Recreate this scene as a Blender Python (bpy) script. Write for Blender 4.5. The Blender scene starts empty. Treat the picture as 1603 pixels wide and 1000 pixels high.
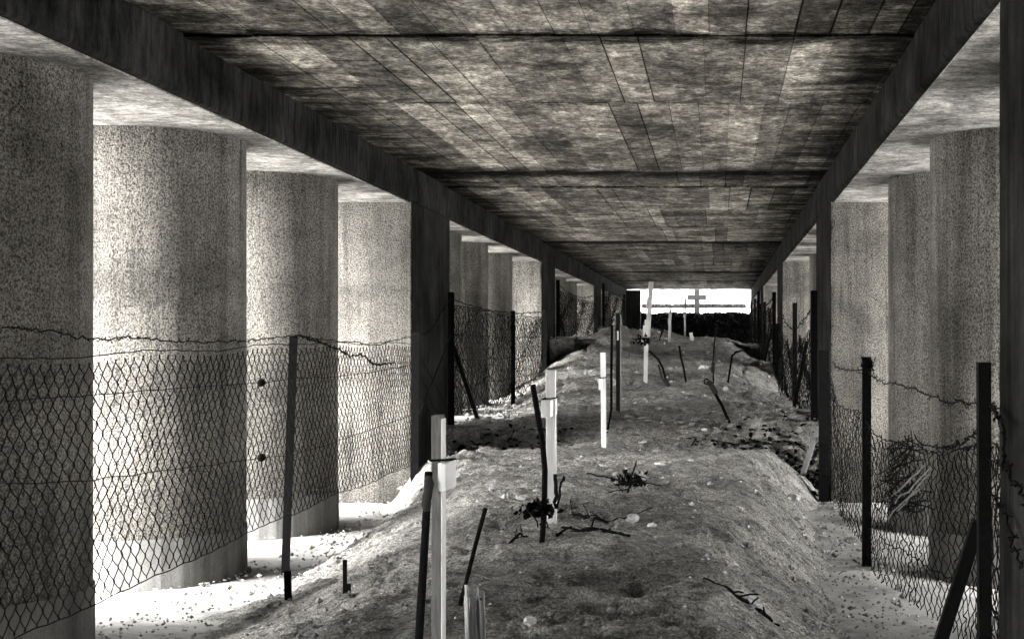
import bpy, bmesh, math, random
from mathutils import Vector, noise, Matrix
random.seed(7)
sc = bpy.context.scene
col = sc.collection
R = math.radians
XL,XR=-3.69,1.36
F_PX, U0, V0 = 2209.0, 1123.0, 535.0        # focal length and axis point measured on the photograph (1603 px wide)

# ------------------------------------------------------------------ helpers
def at(u, v, Y):                              # photo pixel + depth -> point (camera at the origin, looking +Y)
    return Vector(((u-U0)/F_PX*Y, Y, -(v-V0)/F_PX*Y))
def depth_x(u, X): return X*F_PX/(u-U0)       # depth of a pixel column on the plane x = X
def atx(u, v, X): return at(u, v, depth_x(u, X))

class MB:
    def __init__(s): s.v=[]; s.f=[]; s.m=[]
    def add(s, vs, fs, mi=0):
        b=len(s.v); s.v += [tuple(p) for p in vs]; s.f += [tuple(i+b for i in f) for f in fs]; s.m += [mi]*len(fs); return s
    def box(s, x0,x1,y0,y1,z0,z1, mi=0):
        return s.add([(x0,y0,z0),(x1,y0,z0),(x1,y1,z0),(x0,y1,z0),(x0,y0,z1),(x1,y0,z1),(x1,y1,z1),(x0,y1,z1)],
            [(0,3,2,1),(4,5,6,7),(0,1,5,4),(1,2,6,5),(2,3,7,6),(3,0,4,7)], mi)
    def beam(s, a, b, w, d, side=None, taper=1.0):       # squared bar from a to b
        a=Vector(a); b=Vector(b); t=(b-a).normalized()
        r=Vector(side) if side else Vector((1,0,0))
        r=(r-t*r.dot(t)).normalized(); q=t.cross(r)
        vs=[]
        for p,k in ((a,1),(b,taper)):
            for (i,j) in ((-1,-1),(1,-1),(1,1),(-1,1)): vs.append(p+r*(i*w/2*k)+q*(j*d/2*k))
        return s.add(vs,[(0,3,2,1),(4,5,6,7),(0,1,5,4),(1,2,6,5),(2,3,7,6),(3,0,4,7)])
    def tube(s, pts, r, n=6, rr=None, cap=True):
        pts=[Vector(p) for p in pts]; m=len(pts); vs=[]; up=Vector((.13,.21,.97))
        for i,p in enumerate(pts):
            t=(pts[min(i+1,m-1)]-pts[max(i-1,0)])
            t=t.normalized() if t.length>1e-9 else Vector((0,0,1))
            a=t.cross(up)
            if a.length<.05: a=t.cross(Vector((1,0,0)))
            a.normalize(); b=t.cross(a); k=rr[i] if rr else r
            for j in range(n):
                an=2*math.pi*j/n; vs.append(p+(a*math.cos(an)+b*math.sin(an))*k)
        fs=[(i*n+j,i*n+(j+1)%n,(i+1)*n+(j+1)%n,(i+1)*n+j) for i in range(m-1) for j in range(n)]
        if cap: fs += [tuple(reversed(range(n))), tuple(range((m-1)*n,m*n))]
        return s.add(vs,fs)
    def blob(s, c, r, sx=1, sy=1, sz=1, seed=0, sub=2, rough=.35):
        bm=bmesh.new(); bmesh.ops.create_icosphere(bm,subdivisions=sub,radius=1)
        o=Vector((seed*3.7,seed*1.3,seed*.7)); vs=[]
        for q in bm.verts:
            k=1+rough*noise.noise(q.co*1.3+o)+rough*.5*noise.noise(q.co*3.1+o)
            vs.append(Vector(c)+Vector((q.co.x*sx,q.co.y*sy,q.co.z*sz))*r*k)
        fs=[tuple(x.index for x in f.verts) for f in bm.faces]; bm.free()
        return s.add(vs,fs)
    def build(s, name, mats, parent=None, smooth=False, bevel=0):
        me=bpy.data.meshes.new(name); me.from_pydata(s.v,[],s.f)
        if not isinstance(mats,(list,tuple)): mats=[mats]
        for m in mats: me.materials.append(m)
        if len(mats)>1: me.polygons.foreach_set('material_index', s.m)
        if smooth: me.polygons.foreach_set('use_smooth',[True]*len(me.polygons))
        me.update()
        o=bpy.data.objects.new(name,me); col.objects.link(o)
        if bevel:
            b=o.modifiers.new('bevel','BEVEL'); b.width=bevel; b.segments=2; b.limit_method='ANGLE'
        if parent:
            o.parent=parent; o.matrix_parent_inverse=Matrix.Translation(-parent.location)
        return o
def tag(o,label=None,cat=None,group=None,kind=None):
    for k,v in (('label',label),('category',cat),('group',group),('kind',kind)):
        if v: o[k]=v
    return o
def thing(name,loc,label,cat,group=None):
    o=bpy.data.objects.new(name,None); col.objects.link(o); o.location=loc; o.empty_display_size=.1
    return tag(o,label,cat,group)

def lerp(tab,y):
    if y<=tab[0][0]: return tab[0][1]
    for (a,p),(b,q) in zip(tab,tab[1:]):
        if y<=b: return p+(q-p)*(y-a)/(b-a)
    return tab[-1][1]
def sstep(a,b,x):
    t=max(0,min(1,(x-a)/(b-a))); return t*t*(3-2*t)
def fbm(x,y,s,oct=4,z=0):
    v=0;a=1;t=0
    for i in range(oct):
        v+=a*noise.noise(Vector((x*s,y*s,z+i*7.3))); t+=a; a*=.5; s*=2.05
    return v/t

def rough_box(x0,x1,y0,y1,z0,z1,axis,step,amp,seed=0,side_mats=(0,0,0,0)):
    '''box whose four long edges (along axis) are rounded, wavy and chipped'''
    m=MB(); L0,L1=((z0,z1) if axis=='z' else (y0,y1)); n=max(2,int((L1-L0)/step))
    if axis=='z': c=[(x0,y0),(x1,y0),(x1,y1),(x0,y1)]
    else: c=[(x0,z0),(x1,z0),(x1,z1),(x0,z1)]
    b=.022; prof=[]; mats=[]
    for i in range(4):
        p=Vector(c[i]); a=(Vector(c[i-1])-p).normalized(); d=(Vector(c[(i+1)%4])-p).normalized()
        prof += [(p+a*b*2.2,0),(p+a*b,.5),(p+(a+d)*b*.3,1),(p+d*b,.5),(p+d*b*2.2,0)]
        mats += [side_mats[i-1],side_mats[i-1],side_mats[i],side_mats[i],side_mats[i]]
    k=len(prof); ctr=Vector(((c[0][0]+c[2][0])/2,(c[0][1]+c[2][1])/2)); vs=[]
    for j in range(n+1):
        t=L0+(L1-L0)*j/n
        for (p,e) in prof:
            nz=noise.noise(Vector((p.x*2.1+seed,p.y*2.1,t*6)))*.6+noise.noise(Vector((p.x*5,p.y*5+seed,t*19)))*.5
            chip=max(0,noise.noise(Vector((p.x*1.3,p.y*1.3+seed,t*3.1)))-.28)*2.2
            q=p+(ctr-p).normalized()*(amp*e*(abs(nz)+chip))
            vs.append((q.x,q.y,t) if axis=='z' else (q.x,t,q.y))
    fs=[];mi=[]
    for j in range(n):
        for i in range(k):
            fs.append((j*k+i,j*k+(i+1)%k,(j+1)*k+(i+1)%k,(j+1)*k+i)); mi.append(mats[i])
    fs += [tuple(range(k)),tuple(range(n*k,(n+1)*k))]; mi += [0,0]
    m.add(vs,fs); m.m=mi; return m

# ------------------------------------------------------------------ materials (all grey: the photograph is black and white)
def mat(name, rough=.9, spec=.2):
    m=bpy.data.materials.new(name); m.use_nodes=True; nt=m.node_tree; b=nt.nodes['Principled BSDF']
    b.inputs['Roughness'].default_value=rough; b.inputs['Specular IOR Level'].default_value=spec
    return m,nt,b
def N(nt,t,**k):
    n=nt.nodes.new(t)
    for a,v in k.items(): setattr(n,a,v)
    return n
def pos(nt,scale=(1,1,1)):
    g=N(nt,'ShaderNodeNewGeometry'); m=N(nt,'ShaderNodeMapping'); m.inputs['Scale'].default_value=scale
    nt.links.new(g.outputs['Position'],m.inputs['Vector']); return m.outputs['Vector']
def noi(nt,vec,scale,detail=4,rough=.6,dist=0):
    n=N(nt,'ShaderNodeTexNoise'); n.inputs['Scale'].default_value=scale; n.inputs['Detail'].default_value=detail
    n.inputs['Roughness'].default_value=rough; n.inputs['Distortion'].default_value=dist
    nt.links.new(vec,n.inputs['Vector']); return n.outputs['Fac']
def ramp(nt,fac,stops):
    r=N(nt,'ShaderNodeValToRGB'); e=r.color_ramp.elements
    while len(e)<len(stops): e.new(.5)
    for q,(p,c) in zip(e,stops): q.position=p; q.color=(c,c*.992,c*.975,1)
    nt.links.new(fac,r.inputs['Fac']); return r.outputs['Color']
def mul(nt,a,b,fac=1.0,mode='MULTIPLY'):
    n=N(nt,'ShaderNodeMix',data_type='RGBA',blend_type=mode); n.inputs[0].default_value=fac
    nt.links.new(a,n.inputs[6]); nt.links.new(b,n.inputs[7]); return n.outputs[2]
def bump(nt,b,h,strength,dist,prev=None):
    n=N(nt,'ShaderNodeBump'); n.inputs['Strength'].default_value=strength; n.inputs['Distance'].default_value=dist
    nt.links.new(h,n.inputs['Height'])
    if prev: nt.links.new(prev,n.inputs['Normal'])
    nt.links.new(n.outputs['Normal'],b.inputs['Normal']); return n.outputs['Normal']

def make_roughcast(name,lo,hi):
    m,nt,b=mat(name,.95,.1)
    p=pos(nt); ps=pos(nt,(1,1,.06)); pz=pos(nt,(.25,.25,1))
    base=ramp(nt,noi(nt,p,.9,6,.65,.4),[(.32,lo),(.66,hi)])
    streak=ramp(nt,noi(nt,ps,4.5,5,.65),[(.34,.45),(.52,1),(.7,1.15)])
    pour=ramp(nt,noi(nt,pz,2.2,2,.5),[(.34,.72),(.46,1)])
    f1=noi(nt,pos(nt,(1,1,.8)),78,2,.65); f2=noi(nt,p,150,2,.7)
    sp=mul(nt,ramp(nt,f1,[(.38,.22),(.50,.9),(.62,1.4)]),ramp(nt,f2,[(.36,.30),(.48,1),(.64,1.3)]),.9)
    pits=ramp(nt,noi(nt,p,30,2,.5),[(.28,.15),(.34,1)])
    c=mul(nt,mul(nt,mul(nt,mul(nt,base,streak,.85),pour,.7),sp,.9),pits,.8)
    sx=N(nt,'ShaderNodeSeparateXYZ'); nt.links.new(p,sx.inputs[0])
    q=N(nt,'ShaderNodeMath',operation='MULTIPLY_ADD'); nt.links.new(noi(nt,pos(nt,(1,1,.5)),3.2,6,.7),q.inputs[0]); q.inputs[1].default_value=1.5; nt.links.new(sx.outputs['Z'],q.inputs[2])
    mr=N(nt,'ShaderNodeMapRange'); nt.links.new(q.outputs[0],mr.inputs[0]); mr.inputs[1].default_value=-1.1; mr.inputs[2].default_value=-.1
    c=mul(nt,c,ramp(nt,mr.outputs[0],[(.0,.5),(1,1)]),.8)      # dirt splashed up from the floor
    drip=ramp(nt,noi(nt,pos(nt,(9,9,.35)),1.6,5,.7),[(.33,.35),(.42,1)]); c=mul(nt,c,drip,.7)
    nt.links.new(c,b.inputs['Base Color'])
    n1=bump(nt,b,f1,1.0,.035)
    n2=bump(nt,b,f2,.7,.012,n1); bump(nt,b,noi(nt,p,20,3,.6),.5,.03,n2)
    return m
M={}
M['roughcast']=make_roughcast('rough_cast_concrete',.115,.27)
def make_formed(name,lo,hi,vscale,wscale=9,extra=None,contrast=.6):
    m,nt,b=mat(name,.95,.02)
    p=pos(nt); pv=pos(nt,vscale)
    base=ramp(nt,noi(nt,p,1.4,6,.65),[(.32,lo),(.68,hi)])
    st=noi(nt,pv,wscale,5,.7)
    streak=ramp(nt,st,[(.34,1-contrast),(.62,1.1)])
    sp=noi(nt,p,70,2,.7)
    speck=ramp(nt,sp,[(.34,.55),(.5,1)])
    c=mul(nt,mul(nt,base,streak,.9),speck,.6)
    if extra: c=extra(nt,c,p)
    nt.links.new(c,b.inputs['Base Color'])
    n1=bump(nt,b,st,.35,.02); bump(nt,b,sp,.4,.01,n1)
    return m
M['pier']=make_formed('shaded_pier_concrete',.005,.034,(1,1,.07),12,contrast=.7)  # shade of the inward pier faces is put into this near-black colour
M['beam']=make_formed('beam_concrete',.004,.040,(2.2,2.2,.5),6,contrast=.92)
M['plinth']=make_formed('smooth_base_concrete',.08,.16,(1,1,.05),7,contrast=.4)
def soffit_extra(nt,c,p):
    d=ramp(nt,noi(nt,pos(nt,(1.3,.8,1)),1.6,7,.72,.5),[(.36,.35),(.52,.95),(.62,1.2)])
    g=ramp(nt,noi(nt,p,34,3,.75),[(.38,.45),(.5,1),(.62,1.25)])
    return mul(nt,mul(nt,c,d,.85),g,.75)
M['soffit']=make_formed('soffit_concrete',.16,.46,(1.5,2.4,1),5,soffit_extra,contrast=.7)
def ceil_extra(nt,c,p):
    a=N(nt,'ShaderNodeAttribute',attribute_name='tone')
    c=mul(nt,c,a.outputs['Color'],1.0)
    # old damp patches, blotchy
    d=ramp(nt,noi(nt,p,.9,6,.7,.6),[(.40,.28),(.52,.9),(.62,1.35)])
    c=mul(nt,c,d,.9)
    lime=ramp(nt,noi(nt,pos(nt,(2.6,1.3,1)),2.6,8,.78,.3),[(.40,.42),(.52,.9),(.60,1.7)])
    c=mul(nt,c,lime,.85)
    grit=ramp(nt,noi(nt,pos(nt,(1.2,1,1)),22,4,.8),[(.40,.35),(.5,.95),(.62,1.45)])
    c=mul(nt,c,grit,.8)
    sx=N(nt,'ShaderNodeSeparateXYZ'); nt.links.new(p,sx.inputs[0])
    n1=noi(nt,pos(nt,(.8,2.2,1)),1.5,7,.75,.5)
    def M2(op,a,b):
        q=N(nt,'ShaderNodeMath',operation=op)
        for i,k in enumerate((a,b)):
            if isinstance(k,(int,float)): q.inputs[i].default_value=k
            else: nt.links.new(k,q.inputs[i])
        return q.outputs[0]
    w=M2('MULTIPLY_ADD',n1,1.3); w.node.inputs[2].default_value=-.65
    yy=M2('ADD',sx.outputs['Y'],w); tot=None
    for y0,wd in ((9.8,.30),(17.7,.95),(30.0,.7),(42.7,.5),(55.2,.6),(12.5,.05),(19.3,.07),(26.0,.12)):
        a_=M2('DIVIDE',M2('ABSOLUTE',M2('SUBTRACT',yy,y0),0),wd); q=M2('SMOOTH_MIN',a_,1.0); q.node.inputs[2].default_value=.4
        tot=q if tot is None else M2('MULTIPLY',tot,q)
    # darkest along both beams, fading inward with a ragged edge
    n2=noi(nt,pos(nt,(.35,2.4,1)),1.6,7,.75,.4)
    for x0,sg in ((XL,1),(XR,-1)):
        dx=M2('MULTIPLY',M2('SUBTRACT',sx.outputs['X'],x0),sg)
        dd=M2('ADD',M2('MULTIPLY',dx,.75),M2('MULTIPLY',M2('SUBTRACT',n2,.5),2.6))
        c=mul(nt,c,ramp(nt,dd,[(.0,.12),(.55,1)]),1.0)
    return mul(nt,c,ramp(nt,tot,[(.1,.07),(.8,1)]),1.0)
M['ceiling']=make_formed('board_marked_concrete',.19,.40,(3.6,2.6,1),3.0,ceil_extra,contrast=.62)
def soil():
    m,nt,b=mat('earth',1,.05)
    p=pos(nt); pv=pos(nt,(.6,1.3,1))
    base=ramp(nt,noi(nt,p,.9,6,.65,.3),[(.34,.34),(.5,.50),(.66,.70)])
    st=ramp(nt,noi(nt,pv,6,6,.75,.4),[(.36,.50),(.48,.95),(.62,1.25)])
    f=noi(nt,p,70,3,.75)
    fine=ramp(nt,f,[(.38,.40),(.5,1),(.62,1.6)])
    c=mul(nt,mul(nt,base,st,.85),fine,.85)
    cr=noi(nt,pos(nt,(.9,2.2,1.6)),3.6,6,.62,.5)
    crack=ramp(nt,cr,[(.455,1),(.495,.30),(.535,1)]); c=mul(nt,c,crack,.8)
    cr2=noi(nt,pos(nt,(1,1.8,1.6)),12,4,.6,.6)
    c=mul(nt,c,ramp(nt,cr2,[(.44,1.1),(.5,.55),(.56,1.1)]),.6)
    nt.links.new(c,b.inputs['Base Color'])
    n1=bump(nt,b,f,.9,.03); n2=bump(nt,b,noi(nt,pv,14,6,.75),1.0,.07,n1)
    return m
M['soil']=soil()
def sand():
    m,nt,b=mat('pale_gravel',1,.05)
    p=pos(nt)
    base=mul(nt,ramp(nt,noi(nt,p,2,6,.6),[(.3,.28),(.6,.45)]),ramp(nt,noi(nt,p,1.1,7,.7,.6),[(.36,.45),(.5,1)]),.8)
    f=noi(nt,p,30,4,.7)
    spots=ramp(nt,f,[(.3,.35),(.38,1)])
    nt.links.new(mul(nt,base,spots,.8),b.inputs['Base Color']); bump(nt,b,f,.5,.02)
    return m
M['sand']=sand()
def simple(name,lo,hi,scale=20,rough=.8,vs=(1,1,1),bs=.3,spec=.2,metal=0):
    m,nt,b=mat(name,rough,spec); b.inputs['Metallic'].default_value=metal
    f=noi(nt,pos(nt,vs),scale,5,.65)
    nt.links.new(ramp(nt,f,[(.3,lo),(.7,hi)]),b.inputs['Base Color']); bump(nt,b,f,bs,.01); return m
M['iron']=simple('rusted_iron',.003,.008,30,.9,spec=.06)
M['wire']=simple('fence_wire',.003,.008,40,.9,spec=.04)
M['wood']=simple('dark_rotten_wood',.012,.05,12,.9,(1,1,.15))
M['greywood']=simple('grey_weathered_wood',.10,.32,14,.9,(6,6,.4),.6)
M['palewood']=simple('pale_broken_wood',.05,.6,9,.9,(3,3,.3),.8)
M['white']=simple('white_painted_wood',.68,.86,11,.7,(5,5,.35),.4)
M['shadedwhite']=simple('shaded_white_wood',.07,.17,16,.7,(4,4,.4),.3)  # white wood greyed in its colour for the shaded cross fronts
M['stone']=simple('chalk_stone',.5,.78,25,.95)
M['darkstone']=simple('dull_stone',.16,.34,25,.95)
M['leaf']=simple('dark_and_shade_leaves',.003,.012,25,.9,spec=.04)
M['paleleaf']=simple('pale_dead_petals',.3,.6,25,.8)
M['hedge']=simple('dark_hedge_leaves',.003,.009,8,.9,spec=.05)
M['field']=simple('pale_field',.5,.62,.3,1)
M['dark_wall']=make_formed('dark_end_concrete',.02,.05,(1,1,.1),9,contrast=.6)

# ------------------------------------------------------------------ the concrete shelter

ZS,ZC=1.70,2.115; YA,YB=-15.0,57.6
P=12.65
shelter=thing('concrete_shelter',(-1.16,17,-2),'long concrete shelter roofed with board marked slabs on rows of rough columns','shelter')
# ceiling: every board a face with its own tone, bays of boards divided by slightly stepped joints
joints=[YA,-12,-8.4,-5.0,-1.0,3.0,6.2,9.75,12.45,17.4,19.25,22.6,26.0,29.9,32.4,36,39.2,42.6,45.5,49,52,55.2,YB]
cv,cf,ct=[],[],[]
rc=random.Random(3)
for k,(y0,y1) in enumerate(zip(joints,joints[1:])):
    x=XL-.02; zb=ZC+rc.uniform(-.012,.012)
    bays=[]
    while x<XR+.02:
        w=rc.uniform(.20,.34); x1=min(x+w,XR+.03); bays.append((x,x1)); x=x1
    for (x0,x1) in bays:
        # a board is sometimes cut in two lengths
        cuts=[y0,y1]
        if rc.random()<.13: cuts.insert(1,y0+(y1-y0)*rc.uniform(.25,.75))
        for a,b in zip(cuts,cuts[1:]):
            z=zb+rc.uniform(-.005,.005); b_=len(cv); g=.0005 if rc.random()<.35 else rc.choice([.002,.004,.006,.011])
            cv += [(x0+g,a+g,z),(x1-g,a+g,z),(x1-g,b-g,z),(x0+g,b-g,z)]; cf.append((b_,b_+3,b_+2,b_+1))
            t=rc.choice([.6,.7,.82,.92,1.0,1.0,1.1,1.25,1.55]) ; ct.append(t)
            # groove walls rise to a dark recess
            zt=z+.02; c_=len(cv)
            cv += [(x0,a,zt),(x1,a,zt),(x1,b,zt),(x0,b,zt)]
            for i in range(4):
                j=(i+1)%4; cf.append((b_+i,b_+j,c_+j,c_+i)); ct.append(t*.5)
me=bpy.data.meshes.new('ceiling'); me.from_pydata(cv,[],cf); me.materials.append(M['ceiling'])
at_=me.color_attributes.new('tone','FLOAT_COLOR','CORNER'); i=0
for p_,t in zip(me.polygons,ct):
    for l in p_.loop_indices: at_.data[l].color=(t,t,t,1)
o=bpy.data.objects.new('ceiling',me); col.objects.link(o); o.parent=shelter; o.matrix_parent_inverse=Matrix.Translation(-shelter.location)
MB().box(XL-.6,XR+.6,YA,YB,ZC+.045,ZC+.5).build('roof_slab',M['beam'],shelter)
# ridges: thin downstand ribs where the pours meet
for y,h,w in ((29.9,.02,.06),(42.6,.02,.06)):
    MB().box(XL,XR,y-w/2,y+w/2,ZC-h,ZC+.03).build('ceiling_rib',M['beam'],shelter,bevel=.012)
for s,x0,x1 in ((-1,XL,-5.85),(1,XR,3.62)):
    a,b=min(x0,x1),max(x0,x1)
    xi=x0; xo=x0+s*.62
    rough_box(min(xi,xo),max(xi,xo),YA,YB,ZS,ZC+.4,'y',.06,.016,s*3).build('beam',M['beam'],shelter)
    xo2=x0+s*.055
    MB().box(min(xo2,x1),max(xo2,x1),YA,YB,ZS-.012,ZS-.001).build('side_soffit',M['soffit'],shelter)
    MB().box(min(xo,x1),max(xo,x1),YA,YB,ZS,ZS+.5).build('side_slab',M['beam'],shelter)
RC=.80
col_me=base_me=None
def pier2(s,xi,y0,y1,zb):
    xo=xi+s*2.15; a,b=min(xi,xo),max(xi,xo)
    m=rough_box(a,b,y0,y1,zb,ZS-.013,'z',.05,.016,y0+s,(1,0,1,0))
    # faces order: bottom, top, front(-y), +x, back, -x ; the end faces are bush-hammered, the x faces coloured dark as shade
    o=m.build('pier',[M['pier'],M['roughcast']],shelter)
    p=MB(); p.box(a+.02,b-.004,y0-.012,y0+.1,zb,zb+.42)
    p.build('pier_base',M['plinth'],o); o2=col.objects[-1]
    o2.matrix_parent_inverse=Matrix.Identity(4)
def cylinder(x,y,zb,zt,r,n=72):
    m=MB(); vs=[];k=26
    for i in range(k+1):
        for j in range(n):
            a=2*math.pi*j/n; q=Vector((math.cos(a),math.sin(a),0)); z=zb+(zt-zb)*i/k
            vs.append((x+q.x*r,y+q.y*r,z))
    m.add(vs,[(i*n+j,i*n+(j+1)%n,(i+1)*n+(j+1)%n,(i+1)*n+j) for i in range(k) for j in range(n)])
    return m
def column(s,x,y,zb):
    o=cylinder(x,y,zb+.40,ZS-.013,RC).build('column',M['roughcast'],shelter,smooth=True)
    b=MB(); n=30; vs=[]                        # base shuttered with upright boards: a faceted drum
    for z in (zb-.6,zb+.40):
        for j in range(n):
            a=2*math.pi*j/n; vs.append((x+math.cos(a)*(RC+.012),y+math.sin(a)*(RC+.012),z))
    b.add(vs,[(j,(j+1)%n,n+(j+1)%n,n+j) for j in range(n)]+[tuple(range(n,2*n))])
    q=b.build('base',M['plinth'],o); q.matrix_parent_inverse=Matrix.Identity(4)
# floor levels per bay
FL=[-1.95,-1.12,.08,.45]; FRt=[-1.95,-1.05,-.65,-.1]
def floor_l(Y): 
    k=0 if Y<18.9 else 1 if Y<31 else 2 if Y<43.6 else 3
    return FL[k]
def floor_r(Y):
    k=0 if Y<18.9 else 1 if Y<31 else 2 if Y<43.6 else 3
    return FRt[k]
for k in range(-1,5):
    y0=17.05+P*(k-1); 
    zl=FL[max(0,min(3,k-1))]-.5; zr=FRt[max(0,min(3,k-1))]-.5
    if True:
        pier2(-1,XL-.004,y0,y0+2.45,zl-.5); pier2(1,XR+.004,y0,y0+2.45,zr-.5)
    if -1<=k<=3:
        for j,dy in enumerate((4.85-(.42 if k<=0 else 0),7.4,10.3)):   # centres measured from this pier's front face
            kk=max(0,min(3,k))
            column(-1,-4.78,y0+dy,FL[kk]); column(1,2.585,y0+dy,FRt[kk])
# end wall: jambs, dark parapet across the opening
MB().box(-6.1,-3.12,YB-.5,YB,-.6,ZS-.013).box(XL+.002,-3.12,YB-.5,YB,ZS-.012,ZC-.02).build('real_or_added_end_wall',M['dark_wall'],shelter)
rough_box(-6.1,3.8,YA-.3,YA-.02,-2.6,ZC+.4,'z',.3,.01,4).build('real_or_added_end_wall',M['pier'],shelter)  # unseen rear wall, added behind the camera to cut light inside
MB().box(XR-.02,3.8,YB-.5,YB,-.6,ZS-.013).build('real_or_added_end_wall',M['dark_wall'],shelter)


# ------------------------------------------------------------------ ground, floors, mound
zc_t=[(0,-1.50),(5,-1.48),(7,-1.42),(10,-1.38),(13,-1.36),(16.8,-1.34),(17.4,-1.74),(18.3,-1.74),(18.95,-1.22),(22,-1.0),(25,-.80),(28,-.62),(31,-.48),(35,-.27),(40,-.11),(46,-.02),(57,.06),(70,.06)]
xl0_t=[(0,-4.3),(7.5,-4.3),(9,-4.1),(12,-3.75),(15,-3.55),(17.2,-4.1),(18.9,-4.2),(19.25,-3.7),(19.7,-3.25),(23,-3.7),(26,-4.6),(28,-5.2),(34,-5.2),(60,-4.6)]
xl1_t=[(0,-.9),(9,-1.1),(12,-1.9),(16,-2.9),(17.2,-3.5),(18.9,-3.6),(19.6,-2.4),(21,-2.2),(26,-2.7),(28,-3.2),(34,-3.0),(60,-2.6)]
xr0_t=[(0,1.25),(10,1.22),(16,1.25),(17.3,1.7),(20,1.7),(22,1.5),(29,1.5),(30,1.8),(32,1.8),(33,1.5),(60,1.5)]
xr1_t=[(0,-.3),(8,-.25),(16.6,.30),(17.6,1.3),(19.4,1.3),(20.8,.5),(24,-.1),(29,.0),(30,1.2),(32,1.2),(33,.2),(60,.2)]
def smooth_floor(Y,side):
    tab=[(0,0),(17.0,0),(19.2,1),(29.6,1),(32,2),(42.4,2),(44.6,3),(70,3)]
    t=lerp(tab,Y); A=FL if side<0 else FRt
    i=int(min(2,t)); return A[i]+(A[i+1]-A[i])*(t-i)
heaps=[(1.30,13.8,.14,.18,.6),(.95,7.8,.12,.2,.9),(-2.75,31,.34,.75,2.6),(-2.62,36.5,.58,.9,1.8),(-2.2,44,.35,1.0,2.5),(-2.75,21.2,.10,.5,1.5),(1.05,19.3,.26,.55,.7),(-3.3,19.55,.10,.4,.3)]
def ground_z(X,Y,detail=True):
    zc=lerp(zc_t,Y); a,b=lerp(xl0_t,Y),lerp(xl1_t,Y); c,d=lerp(xr0_t,Y),lerp(xr1_t,Y)
    wob=.45*fbm(X,Y,.8,4,5)
    sl=sstep(a,b,X+wob); sr=1-sstep(d,c,X+wob*.5)
    fl=smooth_floor(Y,-1)-.07; fr=smooth_floor(Y,1)-.10
    f=fl+(fr-fl)*sstep(-2.6,.3,X)
    s=sl*sr
    dome=.11*(1-((X+1.1)/2.2)**2)
    z=f+(zc+dome-f)*s
    # trench between the two mounds deepens toward the piers
    if 16.5<Y<20.5:
        e=max(0,min(1,(abs(X+1.1)-.2)/1.8)); z-=.75*min(1,e*1.5)*math.exp(-((Y-17.9)/.55)**4)
    if 28.5<Y<33:
        e=max(0,min(1,(X-.2)/1.0)); z-=.15*e*math.exp(-((Y-30.8)/.8)**2)
    for (hx,hy,hh,wx,wy) in heaps: z+=hh*math.exp(-((X-hx)/wx)**2-((Y-hy)/wy)**2)
    if detail:
        k=.35+.65*s
        z+=k*(.11*fbm(X,Y*.8,.9,3)+.105*fbm(X*.8,Y*1.3,2.6,5,3)+.055*fbm(X*.9,Y*1.3,9,4,8))
        r=fbm(X*.6,Y*1.5,3.4,3,14); z-=k*.10*max(0,.2-abs(r))/.2*sstep(-.1,.35,fbm(X,Y,.8,2,21))
        for (px,py,pr,pd) in pits: 
            d2=((X-px)/pr)**2+((Y-py)/(pr*1.2))**2
            if d2<4: z-=pd*math.exp(-d2*1.6)
    return z
pits=[(-2.55,8.75,.13,.10),(-2.25,8.1,.14,.11),(-1.9,8.45,.12,.05),(-3.3,9.9,.16,.05),(-2.55,12.9,.3,.08),(-3.5,16.0,.25,.14),(-3.3,15.2,.3,.1),(.95,13.6,.3,.12),(1.02,11.2,.25,.16),(.9,9.9,.25,.14),(-.2,8.1,.25,.06),(.1,10.6,.2,.05),(-1.0,8.2,.3,.05)]
ys=[3.2]
while ys[-1]<58.2: ys.append(ys[-1]*1.0048)
xs=[-4.62+i*.0275 for i in range(int(6.4/.0275)+1)]
gv=[(x,y,ground_z(x,y)) for y in ys for x in xs]; nx=len(xs)
gf=[(j*nx+i,j*nx+i+1,(j+1)*nx+i+1,(j+1)*nx+i) for j in range(len(ys)-1) for i in range(nx-1)]
mo=MB().add(gv,gf).build('earth_mound',M['soil'],smooth=True); tag(mo,kind='structure',label='long uneven mound of dry earth running down the middle of the shelter',cat='mound')
# aisle floors, one level per bay, with risers
for s,xo_,A in ((-1,-6.4,FL),(1,4.1,FRt)):
    fm=MB(); yy=[-15,18.9,31.0,43.6,59]
    for k in range(4):
        xi_=(-2.95,-3.18,-3.15,-2.95)[k] if s<0 else (.3 if k==0 else 1.0)
        x0,x1=min(xi_,xo_),max(xi_,xo_)
        y0,y1=yy[k],yy[k+1]; n=int((y1-y0)/.22); mx=int((x1-x0)/.14)
        vs=[(x0+(x1-x0)*i/mx, y0+(y1-y0)*j/n, A[k]+.06*fbm(x0+(x1-x0)*i/mx,y0+(y1-y0)*j/n,.9,3,s*4)+.02*fbm(x0+(x1-x0)*i/mx,y0+(y1-y0)*j/n,5,2)) for j in range(n+1) for i in range(mx+1)]
        fm.add(vs,[(j*(mx+1)+i,j*(mx+1)+i+1,(j+1)*(mx+1)+i+1,(j+1)*(mx+1)+i) for j in range(n) for i in range(mx)])
        if k: fm.add([(x0,y0+.01,A[k-1]-.2),(x1,y0+.01,A[k-1]-.2),(x1,y0+.01,A[k]-.02),(x0,y0+.01,A[k]-.02)],[(0,1,2,3)],1)
    o=fm.build('aisle_floor',[M['sand'],M['soil']],smooth=True); tag(o,kind='structure',label='pale gravel floor of the side aisle on the '+('side where the netting is taut' if s<0 else 'side where the netting sags'),cat='floor')
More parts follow.
